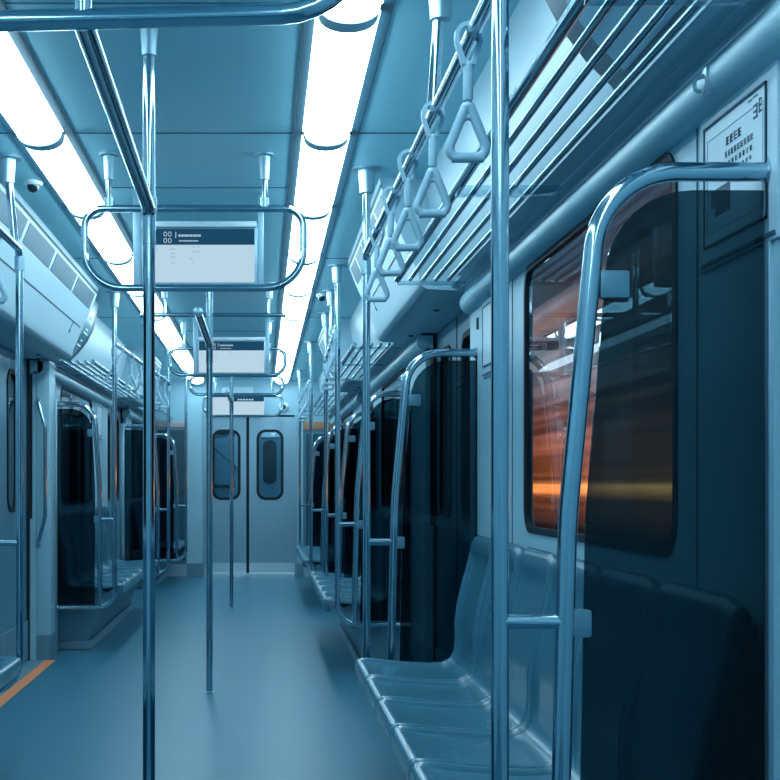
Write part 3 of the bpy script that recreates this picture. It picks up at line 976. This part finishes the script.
def bench(side, y0, y1, n, label, detail=False):
    X = side_x(side)
    t = thing('seat_bench', (X(.6), (y0 + y1) / 2, 0), label, 'bench', 'benches along the sides')
    w = (y1 - y0) / n
    for k in range(n):
        seat_shell(t, side, y0 + k * w + .003, y0 + (k + 1) * w - .003, detail)
    MB().prism([(X(x), z) for x, z in [(.42, .345), (.47, .23), (.535, .055), (.535, .004), (.744, .004), (.744, .36), (.64, .375), (.5, .372)]], y0 + .05, y1 - .05).build('base_cabinet', 'base', t)
    MB().prism([(X(x), z) for x, z in [(.518, .056), (.515, .05), (.515, .004), (.744, .004), (.744, .056)]], y0 + .044, y1 - .044).build('kick_strip', 'brushed', t)
    for (ya, yb) in ((y0 + .036, y0 + .05), (y1 - .05, y1 - .036)):
        MB().prism([(X(x), z) for x, z in [(.43, .33), (.475, .22), (.535, .06), (.59, .06), (.57, .33)]], ya, yb).build('end_panel', 'clip', t)
        MB().prism([(X(x), z) for x, z in [(.62, .33), (.625, .06), (.744, .06), (.744, .33)]], ya, yb).build('end_panel', 'clip', t)
    # back support
    MB().box(min(X(.752), X(.764)), max(X(.752), X(.764)), y0 + .03, y1 - .03, .42, .78).build('back_rail', 'base', t)
    return t
bench(1, 1.98, 4.48, 6, 'blue six-seat bench nearest on the right, under the orange-lit window', True)
bench(1, 6.82, 9.0 - .12, 5, 'blue bench on the right beyond the second partition', True)
bench(1, 10.45, 12.75, 6, 'farthest blue bench on the right, near the end door')
bench(-1, 2.0, 4.52, 6, 'blue bench at the left photo edge, only its tip showing', True)
bench(-1, 7.80, 10.40, 6, 'blue bench on the left beyond the doorway', True)
bench(-1, 12.5, 14.3, 4, 'farthest blue bench on the left, near the end door')

# ------------------------------------------------------------------ notices on the walls
def notice(side, y0, y1, label, z0=1.40, z1=1.606, text=True):
    X = side_x(side)
    t = thing('notice_board', (X(.76), (y0 + y1) / 2, z0 - .03), label, 'notice', 'framed notices on the side walls')
    bx = lambda m, xa, xb, a, b, c, d, bev=0: m.box(min(X(xa), X(xb)), max(X(xa), X(xb)), a, b, c, d, bev)
    bx(MB(), .758, .765, y0 - .035, y1 + .03, z0 - .035, z1 + .025, .002).build('backing_board', 'board', t)
    bx(MB(), .7555, .758, y0, y1, z0, z1).build('notice_sheet', 'panel_white', t)
    m = MB()
    fr = .004
    for (a, b, c, d) in ((y0, y1, z1 - fr, z1), (y0, y1, z0, z0 + fr), (y0, y0 + .002, z0, z1), (y1 - .004, y1, z0, z1)):
        bx(m, .7535, .757, a, b, c, d)
    bx(m, .7545, .758, y0 - .03, y1 + .01, z0 - .03, z0 - .024)
    m.build('frame_line', 'ink', t)
    if text:
        w, h = y1 - y0, z1 - z0
        m = MB()
        # y runs away from the camera: text reads from far (left) to near (right)
        R = lambda a, b, c, d: bx(m, .7545, .7556, y1 - b * w, y1 - a * w, z1 - d * h, z1 - c * h)
        def glyph(a, c, gw, gh):
            """a small square character made of a few strokes"""
            for k in range(3):
                q = c + gh * (.05 + .4 * k)
                R(a, a + gw, q, q + gh * .13)
            for k in range(2):
                if random.random() < .85:
                    q = a + gw * random.choice((.05, .4, .75))
                    R(q, q + gw * .18, c, c + gh)
        def done():
            nonlocal m
            m.build('printed_row', 'ink', t); m = MB()
        for k in range(4): glyph(.39 + k * .064, 0.200, 0.044, 0.066)
        done()
        for k in range(9): glyph(.37 + k * .051, 0.310, 0.031, 0.047)
        done()
        for k in range(8): glyph(.37 + k * .057, 0.395, 0.025, 0.039)
        done()
        for k in range(7): glyph(.42 + k * .057, 0.470, 0.022, 0.027)
        done()
        glyph(.82, .11, .06, .11)
        done()
        glyph(.90, .09, .04, .11)
        done()
        R(.74, .80, .055, .065); R(.815, .88, .05, .06)
        m.build('printed_row', 'ink', t)
        m = MB()
        R = lambda a, b, c, d: bx(m, .7547, .7556, y1 - b * w, y1 - a * w, z1 - d * h, z1 - c * h)
        R(.06, .96, .125, .130); R(.06, .065, .125, .9); R(.955, .96, .125, .9); R(.06, .96, .895, .9)
        m.build('inner_line', 'ink_soft', t)
        m = MB()
        R = lambda a, b, c, d: bx(m, .7546, .7556, y1 - b * w, y1 - a * w, z1 - d * h, z1 - c * h)
        R(.13, .45, .56, .70); R(.2, .45, .70, .78)
        m.build('pictogram', 'ink', t)
    return t
notice(1, 1.952, 2.226, 'large framed notice with printed characters beside the orange-lit window')
notice(1, 4.27, 4.47, 'narrow framed notice on the right wall left of the orange-lit window', text=False)
notice(-1, 7.68, 7.98, 'framed notice high on the left wall above the first left partition', z0=1.47, text=False)
notice(-1, 9.98, 10.3, 'dark framed notice on the left wall between bench window and far partition', z0=1.38, text=False)

# wall seam, coat hook, slot
trim(MB().box(.7635, .7655, 2.285, 2.292, .8, 1.64), 'gap')
trim(MB().box(.7635, .7655, 1.962, 1.968, .8, 1.64), 'gap')
trim(MB().box(.7635, .7655, 3.98, 3.99, .8, 1.64), 'gap')
t = thing('coat_hook', (.735, 2.127, 1.645), 'small coat hook on the right wall above the large framed notice', 'hook')
MB().box(.721, .740, 2.116, 2.138, 1.635, 1.68, .002).build('back_plate', 'steel_dull', t)
MB().tube(fillet([(.73, 2.127, 1.67), (.706, 2.127, 1.663), (.706, 2.127, 1.643), (.718, 2.127, 1.642)], .008, 5), .0035, 8).build('hook_arm', 'steel_dull', t)
MB().box(.760, .7655, 4.61, 4.635, 1.55, 1.59).build('key_slot', 'dark', label='small dark vertical key slot on the right wall beside the second partition', cat='slot')

# grab handle on the left door pillar
t = thing('door_handle_bar', (-1.25, 7.35, .67), 'long steel grab handle on the pillar right of the left doorway', 'handle')
yh = 7.33
MB().tube(fillet([(-1.272, yh + .04, 1.47), (-1.268, yh, 1.46), (-1.228, yh, 1.32), (-1.228, yh, .82), (-1.262, yh, .68), (-1.266, yh + .04, .67)], [.02, .05, .08, .02], 6), .010, 12).build('handle_tube', 'steel', t)
for z in (1.47, .67):
    MB().box(-1.284, -1.256, yh + .028, 7.371, z - .02, z + .02, .004).build('mounting_foot', 'steel_dull', t)

# ------------------------------------------------------------------ outside the right-hand windows
struct('wall_backdrop', MB().box(2.3, 2.4, 4.0, 17, -.4, 4), 'backdrop')  # added backdrop whose own glow paints the streaked lights outside
o = bpy.data.objects['wall_backdrop']
sl = MB().tube([(2.28, 6.6, 1.93), (2.28, 7.2, 1.93), (2.28, 10.3, 1.93), (2.28, 10.7, 1.93)], [.008, .022, .030, .010], 10)
sl.build('light_streak', 'streak', label='long white tunnel light streak seen through the near right-hand window', cat='lamp')  # white light streak shaped as a glowing tapered tube

# ------------------------------------------------------------------ world and view
w = bpy.data.worlds.new('night')
sc.world = w
w.use_nodes = True
bg = w.node_tree.nodes['Background']
bg.inputs[0].default_value = (.02, .05, .08, 1)
bg.inputs[1].default_value = .25
sc.view_settings.view_transform = 'Standard'
sc.view_settings.look = 'None'
sc.view_settings.gamma = 1
sc.view_settings.use_curve_mapping = False
sc.view_settings.exposure = 0.0
sc.cycles.max_bounces = 12
sc.cycles.transparent_max_bounces = 24
sc.cycles.sample_clamp_indirect = 6
sc.cycles.use_denoising = True
